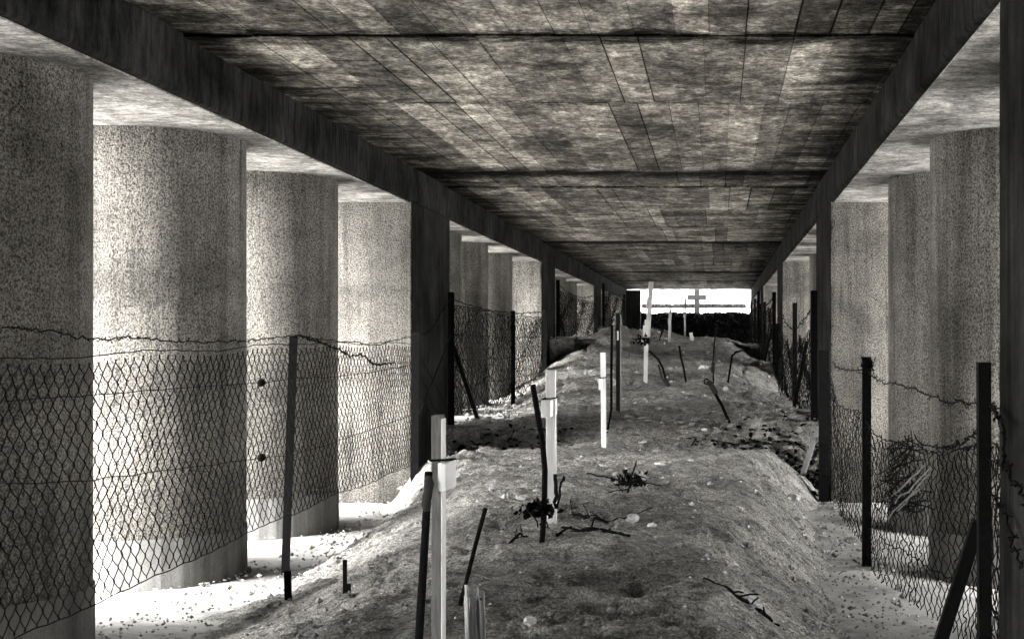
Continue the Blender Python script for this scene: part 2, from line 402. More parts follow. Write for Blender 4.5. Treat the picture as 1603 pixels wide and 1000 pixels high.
# wide ground sheet out to the horizon
def out_z(X,Y):
    base=lerp([(-60,-2.6),(0,-2.35),(17,-2.2),(30,-1.6),(44,-.9),(60,-.15),(120,1.8),(400,9.4),(900,20)],Y)
    if -6.6<X<4.3 and -15.5<Y<58: base-=.9
    return base
gx=[-700,-250,-90,-40,-20,-12,-8,-6.62,-6.58,-5,-3,-1,1,3,4.28,4.32,5.4,6.2,7,8,9,10,11.6,14,20,40,90,250,700]
gy=[-300,-100,-40,-20,-15.6,-15.4,0,6,12,18,24,30,36,42,48,54,57.9,58.1,62,70,90,120,180,260,400,600,900]
o=MB().add([(x,y,out_z(x,y)) for y in gy for x in gx],[(j*len(gx)+i,j*len(gx)+i+1,(j+1)*len(gx)+i+1,(j+1)*len(gx)+i) for j in range(len(gy)-1) for i in range(len(gx)-1)]).build('ground',M['field'])
tag(o,kind='structure')

# ------------------------------------------------------------------ things beyond the far opening
def hedge(name,x0,x1,y,zb,zt,dz,dep,leaf,n,label,cat,seed):
    rr=random.Random(seed); m=MB()
    for i in range(n):
        x=rr.uniform(x0,x1); top=zt+dz*fbm(x,y,.9 if leaf<.3 else .12,3,seed); z=zb+(top-zb)*rr.random()**.7; yy=y+rr.uniform(-dep,dep)
        c=Vector((x,yy,z)); q=[Vector((rr.gauss(0,1),rr.gauss(0,1),rr.gauss(0,1))).normalized()*leaf*rr.uniform(.6,1.3) for _ in range(2)]
        m.add([c-q[0],c+q[1]*.5,c+q[0],c-q[1]*.5],[(0,1,2,3)])
    return tag(m.build(name,M['hedge']),label,cat)
hedge('hedge',-3.6,1.9,58.6,-.3,1.17,.10,.35,.11,34000,'dark clipped hedge closing the lower part of the far opening','hedge',5)
hedge('distant_hedgerow',-21.3,7.9,400,8.6,10.55,.5,1.0,.55,5000,'thin dark hedgerow on the pale field far beyond the opening','hedgerow',9)
cx=at(1091,500,59.9); c=thing('tall_cross',(cx.x,59.9,-.2),'tall dark memorial cross standing outside the far opening','cross')
MB().box(cx.x-.11,cx.x+.11,59.84,59.96,-.3,2.5).build('post',M['iron'],c,bevel=.01)
MB().box(cx.x-.40,cx.x+.40,59.83,59.97,1.78,1.99).build('arm',M['iron'],c,bevel=.01)

# ------------------------------------------------------------------ fences
def hexnet(path, n_s, n_t, r=.0028, jitter=.004, seed=1, skip=None, tw=.14):
    """hexagonal wire netting: path(s,t) with s in cells along, t in rows down"""
    rr=random.Random(seed); m=MB(); cache={}
    def pt(i,j,part):
        k=(i,j,part)
        if k not in cache:
            s=i+(.5 if j%2 else 0); p=path(s, j+(tw if part else -tw))
            cache[k]=p+Vector((rr.gauss(0,jitter),rr.gauss(0,jitter),rr.gauss(0,jitter)))
        return cache[k]
    for j in range(n_t+1):
        for i in range(n_s+1):
            if skip and skip(i,j): continue
            a=pt(i,j,0); b=pt(i,j,1)
            m.tube([a,b],r*1.45,4,cap=False)                      # twisted joint
            if j<n_t:
                if j%2==0: nb=[(i-1,j+1),(i,j+1)]
                else: nb=[(i,j+1),(i+1,j+1)]
                for (q,w) in nb:
                    if q<0 or q>n_s: continue
                    e=pt(q,w,0); mid=(b+e)/2+Vector((0,0,-.004))
                    m.tube([b,mid,e],r,3,cap=False)
    return m
def wirepts(pts,sub=10,j=.006,seed=0):
    out=[]; rr=random.Random(seed)
    for a,b in zip(pts,pts[1:]):
        for k in range(sub):
            p=Vector(a).lerp(Vector(b),k/sub); out.append(p+Vector((rr.gauss(0,j),rr.gauss(0,j),rr.gauss(0,j))))
    out.append(Vector(pts[-1])); return out
def barbed(m,pts,r=.004,step=.12,seed=0,j=.006,sub=10):
    q=wirepts(pts,sub,j,seed); m.tube(q,r,5); rr=random.Random(seed+5); acc=0
    for a,b in zip(q,q[1:]):
        acc+=(b-a).length
        if acc>step:
            acc=0
            for _ in range(2):
                d=Vector((rr.gauss(0,1),rr.gauss(0,1),rr.gauss(0,1))).normalized()*.026
                m.tube([a-d,a+d],r*.6,3)
    return m
def angle_post(x,y,z0,z1,w=.06,lean=0,name='post',parent=None,m='iron'):
    b=MB(); t=.012; dx=lean
    for (a0,a1,c0,c1) in ((-w/2,w/2,-w/2,-w/2+t),(-w/2,-w/2+t,-w/2+t,w/2)):
        vs=[(x+a0-dx,y+c0,z0),(x+a1-dx,y+c0,z0),(x+a1-dx,y+c1,z0),(x+a0-dx,y+c1,z0),(x+a0,y+c0,z1),(x+a1,y+c0,z1),(x+a1,y+c1,z1),(x+a0,y+c1,z1)]
        b.add(vs,[(0,3,2,1),(4,5,6,7),(0,1,5,4),(1,2,6,5),(2,3,7,6),(3,0,4,7)])
    return b.build(name,M[m],parent)
XF=-3.55
# -- left, first bay
f1=thing('wire_fence',(XF,11.8,-1.95),'tall taut netting fence before the largest sunlit columns, two dark discs on its wires','fence')
CW=.122; RP=.0680
def p1(s,t): 
    Y=5.2+s*CW; z=-.055-.10*sstep(9,5.5,Y)*.6-.05*math.sin(max(0,min(1,(Y-5.2)/6.6))*math.pi)-t*RP
    return Vector((XF+.018*math.sin(Y*2.1+t*.4),Y,z+.012*math.sin(Y*3)))
hexnet(p1,int(11.55/CW),20,.0037,.0022,2).build('wire_netting',M['wire'],f1)
w=MB()
w.tube(wirepts([p1(s,-.6) for s in range(0,98,3)],3,.003,1),.0035,5)
w.build('top_wire',M['wire'],f1)
w=MB(); w.tube(wirepts([p1(s,20.2) for s in range(0,98,3)],3,.004,2),.004,5); w.build('bottom_wire',M['wire'],f1)
for i,(vs) in enumerate(([(8,628),(143,618),(300,606),(409,599),(460,592),(527,590),(600,580),(645,571)],[(8,758),(143,752),(300,731),(409,716),(460,712),(530,690),(600,665),(645,650)])):
    w=MB(); w.tube(wirepts([atx(u,v,XF-.01) for u,v in vs],6,.003,i+7),.0032,5); w.build('straining_wire',M['wire'],f1)
for (u,v) in ((409,599),(409,716)):
    p=atx(u,v,XF+.01); MB().blob(p,.034,1,1.0,1,3,2,.2).build('wire_strainer',M['wire'],f1,smooth=True)
w=MB(); barbed(w,[atx(u,v,XF) for u,v in ((2,511),(70,516),(145,531),(180,532),(205,527),(250,532),(300,535),(382,534),(425,530),(466,524))],.0045,.14,3); w.build('barbed_wire',M['wire'],f1)
w=MB(); barbed(w,[atx(u,v,XF) for u,v in ((466,524),(490,532),(520,543),(548,556),(570,558),(583,569),(592,571),(618,567))],.0075,.14,4,.008); w.build('barbed_wire',M['wire'],f1)
w=MB(); barbed(w,[atx(u,v,XF) for u,v in ((470,526),(532,535),(555,535),(575,540),(592,540),(612,533),(640,528),(652,526))],.0042,.3,5,.004); w.build('barbed_wire',M['wire'],f1)
angle_post(XF,11.85,-1.95,.05,.068,.07,'post',f1)
angle_post(XF-.02,16.75,-1.95,.115,.09,.02,'post',f1)
angle_post(XF,6.4,-2.0,.05,.068,0,'post',f1)
# -- left, later bays
def bay_fence(s,X,y0,y1,zt,zb,zg,ztp,label,seed,midposts=(),sag=.0,gap=0,brace=None):
    o=thing('wire_fence',(X,y0,zg),label,'fence')
    n=int((y1-y0)/.125); rows=max(6,int((zt-zb)/.085)); rp=(zt-zb)/rows
    def p(q,t):
        Y=y0+q*(y1-y0)/n; k=(Y-y0)/(y1-y0)
        sg=sag*math.sin(math.pi*k)*(1+.35*math.sin(Y*3.1+seed))
        return Vector((X+.03*math.sin(Y*1.7+t*.5+seed),Y,zt-sg-t*(rp-sg*.5/rows)))
    hexnet(p,n,rows,.0045,.010,seed).build('wire_netting',M['wire'],o)
    for t,r in ((-.4,.007),(rows*.25,.005),(rows*.5,.005),(rows*.75,.005)):
        w=MB(); w.tube(wirepts([p(q,t) for q in range(0,n+1,2)],2,.005,seed),r,4); w.build('straining_wire',M['wire'],o)
    w=MB(); pts=[]
    for q in range(0,15):
        k=q/14; pts.append(Vector((X,y0+(y1-y0)*k,ztp-.08-(ztp-zt-.1)*math.sin(math.pi*min(1,k*1.2))**.7)))
    barbed(w,pts,.007,.2,seed,.01,4); w.build('barbed_wire',M['wire'],o)
    angle_post(X,y0,zg-.1,ztp,.085,0,'post',o); angle_post(X,y1,zg-.1,zt+.2,.085,0,'post',o)
    for (y,z) in midposts: angle_post(X,y,zg-.1,z,.075,0,'post',o)
    if brace: MB().beam(brace[0],brace[1],.055,.03).build('brace',M['iron'],o)
    return o
XF2=-3.60
f2=bay_fence(-1,XF2,19.12,29.4,.47,-.98,-1.3,.67,'netting fence behind the crossed wires at the large dark pier',11,((24.9,.55),),.04,brace=((XF2,19.25,-.06),(at(757,679,20.6)+Vector((0,0,-.05)))))
w=MB()
def xw(a,b,r,sd): w.tube(wirepts([a,b],8,.006,sd),r,5)
barbed(w,[atx(707,465,XF2),atx(690,490,XF2),atx(676,515,XF2),atx(666,522,XF2),at(653,526,16.8)],.006,.2,8)
w.build('barbed_wire',M['wire'],f2)
w=MB(); xw(at(654,548,16.8),atx(700,640,XF2),.006,1); xw(at(654,575,16.8),atx(690,660,XF2),.006,2); xw(atx(706,522,XF2),at(656,650,16.8),.009,3); xw(at(655,615,16.8),atx(698,690,XF2),.006,4)
w.build('crossed_wires',M['wire'],f2)
f3=bay_fence(-1,XF2,31.9,42.0,1.14,.12,.0,1.40,'netting fence with a slanting brace in the third bay beyond a black gap',13,(),.03,brace=((XF2,32.2,.62),at(885,528,33.4)))
f4=bay_fence(-1,XF2,44.6,54.5,1.62,.5,.45,1.85,'farthest dim netting fence beside the small earth heap',17,(),.03)
# -- right
XG=1.30
f5=thing('wire_fence',(XG,12.3,-1.95),'torn netting fence sagging in loose folds between two black posts','fence')
def plan(k):       # course of the loose netting seen from above, k 0..1
    pts=[(1.29,17.0),(1.27,15.6),(1.24,14.2),(1.27,13.2),(1.29,12.35),(1.31,11.6),(1.38,10.9),(1.46,10.2),(1.53,9.5),(1.59,8.8),(1.61,8.2),(1.54,7.5),(1.40,6.95)]
    q=k*(len(pts)-1); i=int(min(len(pts)-2,q)); t=q-i
    p0,p1,p2,p3=[Vector(pts[max(0,min(len(pts)-1,i+d))]) for d in (-1,0,1,2)]
    return .5*((2*p1)+(p2-p0)*t+(2*p0-5*p1+4*p2-p3)*t*t+(3*p1-p0-3*p2+p3)*t**3)
top_t=[(0,-.30),(.07,-.50),(.14,-.62),(.22,-.66),(.31,-.68),(.40,-.78),(.48,-.80),(.56,-.76),(.64,-.76),(.72,-.70),(.80,-.66),(.88,-.58),(1,-.46)]
bot_t=[(0,-1.62),(.15,-1.72),(.31,-1.80),(.45,-1.93),(.6,-1.90),(.75,-1.92),(1,-1.97)]
N5=66; T5=17
def p5(s,t):
    k=max(0,min(1,s/N5)); a,b=lerp(top_t,k),lerp(bot_t,k); q=plan(k); tt=t/T5
    bulge=.05*math.sin(math.pi*max(0,min(1,tt)))*math.sin(k*19)+.025*math.sin(k*33+tt*4)
    arc=.03*math.sin(k*26)
    return Vector((q.x+bulge*.6,q.y+bulge,a+(b-a)*tt+arc*(1-tt)))
hexnet(p5,N5,T5,.0036,.006,6).build('wire_netting',M['wire'],f5)
w=MB(); w.tube(wirepts([p5(s,-.4) for s in range(0,34,2)],4,.008,1),.0045,5); w.tube(wirepts([p5(s,-.3) for s in range(44,67,2)],4,.008,2),.0045,5); w.build('top_wire',M['wire'],f5)
w=MB(); w.tube(wirepts([p5(s,12) for s in range(28,67,2)],4,.006,3),.0045,5); w.build('straining_wire',M['wire'],f5)
w=MB(); barbed(w,[at(1303,566,15.8),at(1312,577,15),at(1330,580,14),at(1350,578,12.5),at(1357,582,12.3),at(1365,590,11.9),at(1380,598,11.2),at(1405,601,10.4),at(1430,608,9.7),at(1455,619,9.1),at(1480,629,8.5),at(1505,631,7.9),at(1532,634,7.1)],.0045,.14,21,.006,6); w.build('barbed_wire',M['wire'],f5)
w=MB(); barbed(w,[at(1430,688,9.5),at(1455,697,9.1),at(1480,700,8.6),at(1500,696,8.2),at(1518,683,7.7),at(1532,678,7.2)],.0048,.12,22,.01,6); barbed(w,[at(1440,704,9.4),at(1470,709,8.9),at(1500,702,8.1),at(1532,700,7.3)],.004,.2,26,.008,6); w.build('barbed_wire',M['wire'],f5)
w=MB(); barbed(w,[at(1549,632,6.9),at(1560,645,6.6),at(1570,665,6.3),at(1572,720,6.2),at(1580,745,6.1),at(1600,772,6.0),at(1625,800,5.8)],.007,.10,23,.008,6)
barbed(w,[at(1549,775,6.9),at(1570,800,6.5),at(1585,850,6.2),at(1600,888,6.0)],.006,.10,24,.006,6)
barbed(w,[at(1549,718,6.9),at(1563,724,6.6),at(1578,740,6.4)],.004,.1,25,.006,5); w.build('barbed_wire',M['wire'],f5)
def p6(s,t):
    return Vector((XG+.10+.02*math.sin(t+s),6.9-s*.09,-.33-t*.105+.03*math.sin(s*1.3)))
hexnet(p6,12,15,.0036,.014,16).build('wire_netting',M['wire'],f5)
# dead twigs caught in the netting
rt=random.Random(4); w=MB()
for i in range(95):
    c=at(rt.gauss(1412,15),rt.uniform(690,800),rt.uniform(9.8,10.4)); d=Vector((rt.gauss(.6,1),rt.gauss(0,.4),rt.gauss(.5,.7))).normalized()*rt.uniform(.04,.13)
    w.tube([c-d,c+d*.2+Vector((0,0,.01)),c+d],.0045,4)
cl=tag(w.build('twig_tangle',M['leaf']),'tangle of dead twigs caught in the torn sagging netting','twigs')
w=MB()
for a,b in (((1400,790),(1456,732)),((1405,800),(1455,742)),((1390,810),(1440,765)),((1398,775),(1446,728))):
    w.tube(wirepts([at(*a,9.9),at(*b,9.6)],5,.008,a[0]),.006,5)
tag(w.build('pale_twigs',M['greywood']),'pale broken sticks poking out of the torn netting','twigs')
angle_post(XG,12.3,-2.05,-.13,.075,0,'post',f5)
w=MB(); w.blob(at(1357,570,12.28),.06,.9,.5,.8,4,2,.5); 
for i in range(14):
    c=at(1357+rt.uniform(-8,12),572+rt.uniform(-8,12),12.26); d=Vector((rt.gauss(0,1),rt.gauss(0,1),rt.gauss(0,1))).normalized()*.05; w.tube([c-d,c+d],.004,3)
w.build('wire_knot',M['wire'],f5)
angle_post(XG+.006,6.92,-2.15,-.10,.062,-.005,'post',f5)
angle_post(XG-.03,16.85,-1.9,-.10,.115,0,'post',f5)
MB().beam(at(1532,815,7.0),at(1470,1010,7.15),.065,.04).build('brace',M['iron'],f5)
f6=bay_fence(1,1.30,19.0,30.2,.20,-.98,-1.0,.69,'netting fence with a slanting strut just past the nearer dark pier opposite the crossed wires',31,((23.7,.655),),.28,brace=((1.28,20.2,-.0),at(1242,643,21.6)))
f7=bay_fence(1,1.30,32.3,42.6,.95,-.5,-.7,1.14,'small far netting fence with a slanting strut beyond the white stone',33,((38.8,1.1),),.2,brace=((1.28,32.9,.36),at(1193,580,34)))
f8=bay_fence(1,1.30,44.5,54.5,1.3,.0,-.1,1.6,'farthest fence by the bright slit beside the end wall',35,((49,1.5),),.2)
# loose plank leaning by the near right pier
a=at(1280,672,17.2); b=at(1257,741,15.9)
o=MB().beam(b,a,.06,.03).build('wooden_stake',M['greywood'],bevel=.004); tag(o,'grey weathered stake leaning into the dark hollow behind a white stone','stake')
a=at(852,533,31.6);b=at(866,556,30.6)
o=MB().beam(b,a,.06,.04).build('wooden_stake',M['greywood']); tag(o,'short pale stake leaning by the far netted pier at the black gap','stake')

# ------------------------------------------------------------------ grave crosses (arms run along the shelter)
def gz(X,Y): return ground_z(X,Y)
def cross(x,y,h,hw,label,w=.066,d=.05,ah=.12,half=.25,lean=(0,0),m='white',am='white',tie=True,arm=True):
    zb=gz(x,y); c=thing('grave_cross',(x,y,zb),label,'cross','white grave crosses on the mound')
    top=Vector((x+lean[0],y+lean[1],zb+h)); bot=Vector((x,y,zb-.2))
    MB().beam(bot,top,w,d,(1,0,0)).build('post',M[m],c,bevel=.004)
    if arm:
        q=bot.lerp(top,(h+.2-(h-hw))/(h+.2)) if False else bot.lerp(top,(hw+.2)/(h+.2))
        ax=q.x-w/2-.016
        MB().beam((q.x-.012,q.y-half,q.z),(q.x-.012,q.y-d/2-.002,q.z),w*.95,ah,(1,0,0)).build('arm',M[am],c,bevel=.004)
        MB().beam((q.x-.012,q.y+d/2+.002,q.z),(q.x-.012,q.y+half,q.z),w*.95,ah,(1,0,0)).build('arm',M['white'],c,bevel=.004)
        if tie:
            t=MB(); z=q.z+ah/2+.006
            ring=[(q.x-w/2-.006,q.y-half*.7,z),(q.x+w/2,q.y-d/2-.008,z+.004),(q.x+w/2+.008,q.y+d/2,z+.01),(q.x-w/2-.006,q.y+d/2,z+.006),(q.x-w/2-.008,q.y-d/2-.02,z)]
            t.tube(ring+[ring[0]],.005,5); t.build('wire_tie',M['wire'],c)
    return c
c1=cross(-1.1875,6.0,1.10,.80,'large white grave cross nearest the viewer, its face coloured as in shade and its arm bright',.041,.09,.115,.215,(0,0),'shadedwhite',arm=False)
MB().box(-1.1665,-1.1625,5.956,6.044,gz(-1.185,6)-.1,gz(-1.185,6)+1.085).build('lit_side',M['white'],c1)  # white strip paints the light on the post's right face
zb=gz(-1.185,6); MB().beam((-1.1445,5.86,-.562),(-1.1445,6.09,-.562),.034,.118,(1,0,0)).build('arm',M['white'],c1,bevel=.004)
w=MB(); w.tube([(-1.212,5.950,-.50),(-1.16,5.948,-.498),(-1.122,5.96,-.497),(-1.122,6.05,-.50),(-1.212,6.05,-.51),(-1.212,5.950,-.50)],.005,5); w.build('wire_tie',M['wire'],c1)
cross(-1.138,9.72,1.06,.80,'white grave cross with a dark bouquet and bent rod at its foot',.066,.05,.115,.20,(-.01,0))
cross(-1.305,16.25,1.10,.74,'slim white grave cross on the brow of the first mound',.058,.05,.125,.18,(-.012,0))
c4=cross(-1.415,20.1,1.42,1.10,'tall white grave cross, its face coloured as in shade, rising behind a thin black iron rod',.055,.085,.13,.25,(-.005,0),'shadedwhite',tie=False)
cross(-1.25,24.4,1.12,.92,'white grave cross with a bunch of withered flowers at its arm',.07,.05,.2,.3,(.03,0),tie=False)
cross(-1.90,38.0,1.62,1.02,'tallest white grave cross, leaning, with its tip against the bright far opening',.125,.08,.3,.3,(.12,0),tie=False)
cross(-1.285,37.6,.95,.62,'small white grave cross in front of the dark hedge',.075,.06,.16,.2,(.03,0),tie=False)
cross(-1.03,44.5,1.22,.7,'thin distant white stake like cross whose dark tip crosses the bright opening',.06,.05,.16,.2,(.02,0),tie=False)

MB().box(-1.386,-1.374,20.06,20.14,gz(-1.415,20.1)-.1,gz(-1.415,20.1)+1.40).build('lit_side',M['white'],c4)  # light on this post's right face, put in as a white strip
# ------------------------------------------------------------------ rifles and iron rods
def rod(name,pts,r,label,cat='rifle',stock=None,mat_='iron',extra=None,rr=None,group=None):
    base=pts[0]; o=thing(name,base,label,cat,group)
    q=[Vector(p) for p in pts]; q.insert(0,q[0]+(q[0]-q[1]).normalized()*.12)
    MB().tube(q,r,8,[r*(1+.12*noise.noise(p*9)) for p in q]).build('barrel',M[mat_],o,smooth=True)
    if stock:
        for (a,b,w,d) in stock: 
            m=MB(); a=Vector(a); b=Vector(b)
            ps=[a.lerp(b,k/5)+Vector((.004*math.sin(k*5),0,0)) for k in range(6)]
            m.tube(ps,w,8,[w*.7,w*1.05,w,w*.9,w*1.05,w*.6]); m.build('stock',M['wood'],o,smooth=True)
    if extra: extra(o)
    return o
def G(u,Y):                       # point on the mound under pixel column u at depth Y
    X=(u-U0)/F_PX*Y; return Vector((X,Y,gz(X,Y)))
# beside the near cross
rod('rifle_barrel',[at(655,1012,5.85),at(660,930,5.86),at(666,830,5.87),at(671,738,5.88)],.017,'long black rifle barrel standing close beside the nearest white cross',stock=[(at(668,800,5.85),at(671,745,5.85),.02,.02)])
# bent rod with the bouquet
rod('bent_rod',[at(848,856,8.95),at(852,800,8.95),at(853,735,8.96),at(849,690,8.97),at(843,655,8.98),at(834,602,9.0)],.019,'tall bent black iron rod rising beside a white cross and dark bouquet','rod')
# leaning barrel above the broken stump
st=at(741,960,6.15)
rod('rifle_barrel',[at(731,905,6.2),at(745,850,6.22),at(760,795,6.25)],.010,'short black rifle barrel leaning above a broken pale wooden stump')
m=MB(); rs=random.Random(12)
zs=gz(st.x,6.15)
for i in range(9):
    a=2*math.pi*i/9; r0=.035
    bx,by=st.x+.012+math.cos(a)*r0*1.1,6.17+math.sin(a)*r0; 
    top=zs+rs.uniform(.22,.31) if i not in (6,7) else zs+.30
    m.beam((bx,by,zs-.12),(bx-.014+rs.uniform(-.01,.012),by,top),rs.uniform(.016,.03),rs.uniform(.010,.02),(math.cos(a+1.57),math.sin(a+1.57),0),.55)
o=tag(m.build('wooden_stump',M['palewood'],bevel=.003),'splintered pale stump of an old rifle stock in the near earth','stump')
pg=at(453,962,9.6)
o=MB().beam(pg+Vector((0,0,-.15)),at(450,893,9.6),.045,.03).build('iron_peg',M['iron'],bevel=.004); tag(o,'iron peg driven into the earth edge in line with the leaning fence post','peg')
# small stake at left
sb=G(540,8.6)
o=thing('iron_stake',sb,'short black iron stake beside the small pits near the netting post','stake')
MB().beam(sb+Vector((0,0,-.1)),sb+Vector((.0,0,.235)),.022,.02).build('shaft',M['iron'],o)
MB().beam(sb+Vector((.024,0,-.1)),sb+Vector((.022,0,.09)),.024,.02).build('prop',M['iron'],o)
# rod beside the tall grey cross
b=G(951,18.9); rod('iron_rod',[b,at(957,640,19.0),at(957,580,19.1),at(958,509,19.2)],.018,'thin black iron rod standing close before a tall grey cross','rod')
# ringed rifle leaning
b=at(1145,669,19.5)
def ring(o):
    c=at(1106,597,19.5); m=MB(); m.tube([c+Vector((math.cos(k*.6)*.036,0,math.sin(k*.6)*.036)) for k in range(11)],.010,6); m.build('muzzle_ring',M['iron'],o)
rod('rusted_rifle',[b,at(1130,634,19.5),at(1108,596,19.5)],.024,'rusted rifle leaning with a ring at its muzzle above the dark hollow',stock=[(at(1122,616,19.5),at(1109,597,19.5),.042,.04)],extra=ring)
b=G(1048,24.0); z=b.z
rod('rusted_rifle',[b,at(1043,598,24),at(1038,577,24),at(1030,562,24),at(1016,549,24)],.020,'curved rusted rifle leaning toward the flowered white cross',stock=[(b,at(1039,592,24),.046,.04),(at(1038,596,24),at(1030,570,24),.018,.02)])
b=G(1074,25.0)
rod('rusted_rifle',[b,at(1070,575,25),at(1066,560,25),at(1063,541,25)],.020,'plain thin rifle leaning slightly on the bare middle of the second mound')
b=G(1117,24.6)
rod('rusted_rifle',[b,at(1116,565,24.6),at(1118,540,24.6),at(1122,508,24.6)],.012,'slender upright rifle with a thick lump low on its barrel',stock=[(at(1116,583,24.55),at(1116,566,24.55),.035,.03)])
b=G(1139,24.5)
rod('bent_stick',[G(1139,25.3),at(1146,557,25.2),at(1152,551,25.3),at(1163,548,25.6)],.020,'bent black stick arching from the pale slope under the far fence','stick')
# thin rods near the hedge
rod('iron_rod',[G(1032,36.5),at(1036,520,36.5),at(1044,505,36.4)],.028,'thin dark rod leaning against the small white cross near the hedge','rod')
# small white stake
b=G(1084,41); o=MB().beam(b+Vector((0,0,-.05)),b+Vector((-.05,0,.2)),.10,.04).build('white_stake',M['white']); tag(o,'stubby white stake leaning near the foot of the dark hedge','stake')

# ------------------------------------------------------------------ plants, branches, flowers
def leaf(m,c,d,n,L,W):
    d=d.normalized(); s=d.cross(n).normalized(); c=Vector(c)
    m.add([c,c+d*L*.45+s*W,c+d*L+n*(-L*.15),c+d*L*.45-s*W],[(0,1,2,3)])
def bunch(name,c,rad,n,label,cat,seed,pale=.12,stems=()):
    rr=random.Random(seed); o=thing(name,c,label,cat); m=MB(); pl=MB()
    for i in range(n):
        d=Vector((rr.gauss(0,1),rr.gauss(0,.6),rr.gauss(0,.7))); p=Vector(c)+Vector((d.x*rad[0],d.y*rad[1],d.z*rad[2]))*.5
        nn=Vector((rr.gauss(0,1),rr.gauss(0,1),rr.gauss(0,1))).normalized()
        tgt=pl if rr.random()<pale else m
        leaf(tgt,p,Vector((rr.gauss(0,1),rr.gauss(0,1),rr.gauss(0,1))),nn,rr.uniform(.5,1.05)*min(rad),rr.uniform(.22,.42)*min(rad))
    m.build('leaves',M['leaf'],o)
    if pl.v: pl.build('petals',M['paleleaf'],o)
    if stems:
        s=MB()
        for a,b in stems: s.tube(wirepts([a,b],4,.004,int(b[1]*10)),.005,5)
        s.build('stem',M['leaf'],o)
    return o
bc=at(842,797,8.88)
bunch('bouquet',bc,(.105,.07,.055),190,'dark withered bouquet tied to the bent rod','bouquet',3,.12,[(bc,at(858,826,8.86)),(bc+Vector((-.05,0,0)),at(842,825,8.86)),(bc+Vector((.03,0,0)),at(845,822,8.86))])
bf=at(1006,533,24.0)
bunch('flower_bunch',bf,(.13,.08,.09),150,'bunch of withered flowers hanging on a white cross','flowers',4,.15,[(bf,bf+Vector((.05,0,.14)))])
pc=G(988,11.9)
o=bunch('dead_plant',pc+Vector((.0,0,.09)),(.12,.09,.07),210,'dead spiky plant sprawling on the brow between two stones','plant',6,.34,[])
s=MB()
for a,b,r in ((at(978,790,11.8),at(996,721,11.8),.011),(at(985,757,11.8),at(918,741,11.9),.010),(at(990,757,11.8),at(1036,760,11.7),.008),(at(985,765,11.8),at(932,777,11.7),.007),(at(992,752,11.8),at(1020,748,11.8),.006),(at(975,772,11.75),at(960,755,11.8),.006)):
    s.tube(wirepts([a,a.lerp(b,.5)+Vector((0,0,.012)),b],4,.004,int(r*1e4)),r,6,[r*(1-.06*k) for k in range(9)])
s.build('stem',M['leaf'],o)
def on_ground(pts,lift=.012): 
    out=[]
    for u,Y in pts:
        p=G(u,Y); out.append(p+Vector((0,0,lift)))
    return out
def stick(name,pts,r,label,cat='branch',seed=0,m='leaf',twigs=0):
    q=wirepts(on_ground(pts,r*.7),5,.006,seed); n=len(q); mm=MB(); mm.tube(q,r,6,[r*(.5+.6*math.sin(math.pi*min(1,(k+1)/n*1.05))) for k in range(n)])
    rr=random.Random(seed)
    for i in range(twigs):
        c=rr.choice(q); d=Vector((rr.gauss(0,1),rr.gauss(0,.6),abs(rr.gauss(0,.4)))).normalized()*rr.uniform(.05,.16); mm.tube([c,c+d*.6,c+d+Vector((0,0,-.01))],r*.35,4)
    return tag(mm.build(name,M[m]),label,cat)
stick('dead_branch',[(870,9.0),(895,9.25),(925,9.5),(955,9.45),(985,9.2)],.022,'thick dark branch lying arched in front of the bent rod',seed=1,twigs=5)
stick('dead_branch',[(872,10.6),(900,10.55),(925,10.2),(950,10.15),(985,10.2),(998,10.25)],.012,'knotty thin branch trailing from the white cross to the spiky plant',seed=2,twigs=14)
stick('dead_branch',[(1122,7.75),(1150,7.6),(1180,7.7),(1220,7.75)],.014,'dark forked branch lying on the near slope toward the sagging netting',seed=3,twigs=8)
stick('dead_branch',[(745,8.9),(780,9.0),(815,9.1),(838,9.15)],.009,'thin dark twig lying left of the bent rod',seed=4,twigs=4)
stick('dead_branch',[(1030,17.9),(1060,18.4),(1090,18.8)],.015,'short branch lying across the dark hollow between mounds',seed=6,twigs=5)
s=MB()
b=at(873,788,9.6)
s.tube(wirepts([b,at(876,765,9.6),at(883,746,9.6)],4,.004,3),.009,5); s.blob(at(883,748,9.6),.014,.7,.7,1.5,2,1)
s.tube(wirepts([at(870,790,9.65),at(871,765,9.65),at(869,742,9.65)],4,.005,5),.014,6)
tag(s.build('dry_stalks',M['leaf']),'two dark dry stalks behind the bouquet cross','stalks')
# pale leaf-like scrap beside slim cross
m=MB(); c=at(928,587,24.5); rr=random.Random(2)
for i in range(26):
    p=at(914+i*1.0,578+i*.75+rr.uniform(-3,3),17.5); leaf(m,p,Vector((rr.gauss(1,.6),rr.gauss(0,.5),rr.gauss(-.4,.5))),Vector((rr.gauss(0,.5),-1,rr.gauss(0,.5))).normalized(),rr.uniform(.03,.08),rr.uniform(.01,.022))
tag(m.build('withered_spray',M['paleleaf']),'pale withered spray sticking out from the slim white cross','spray')

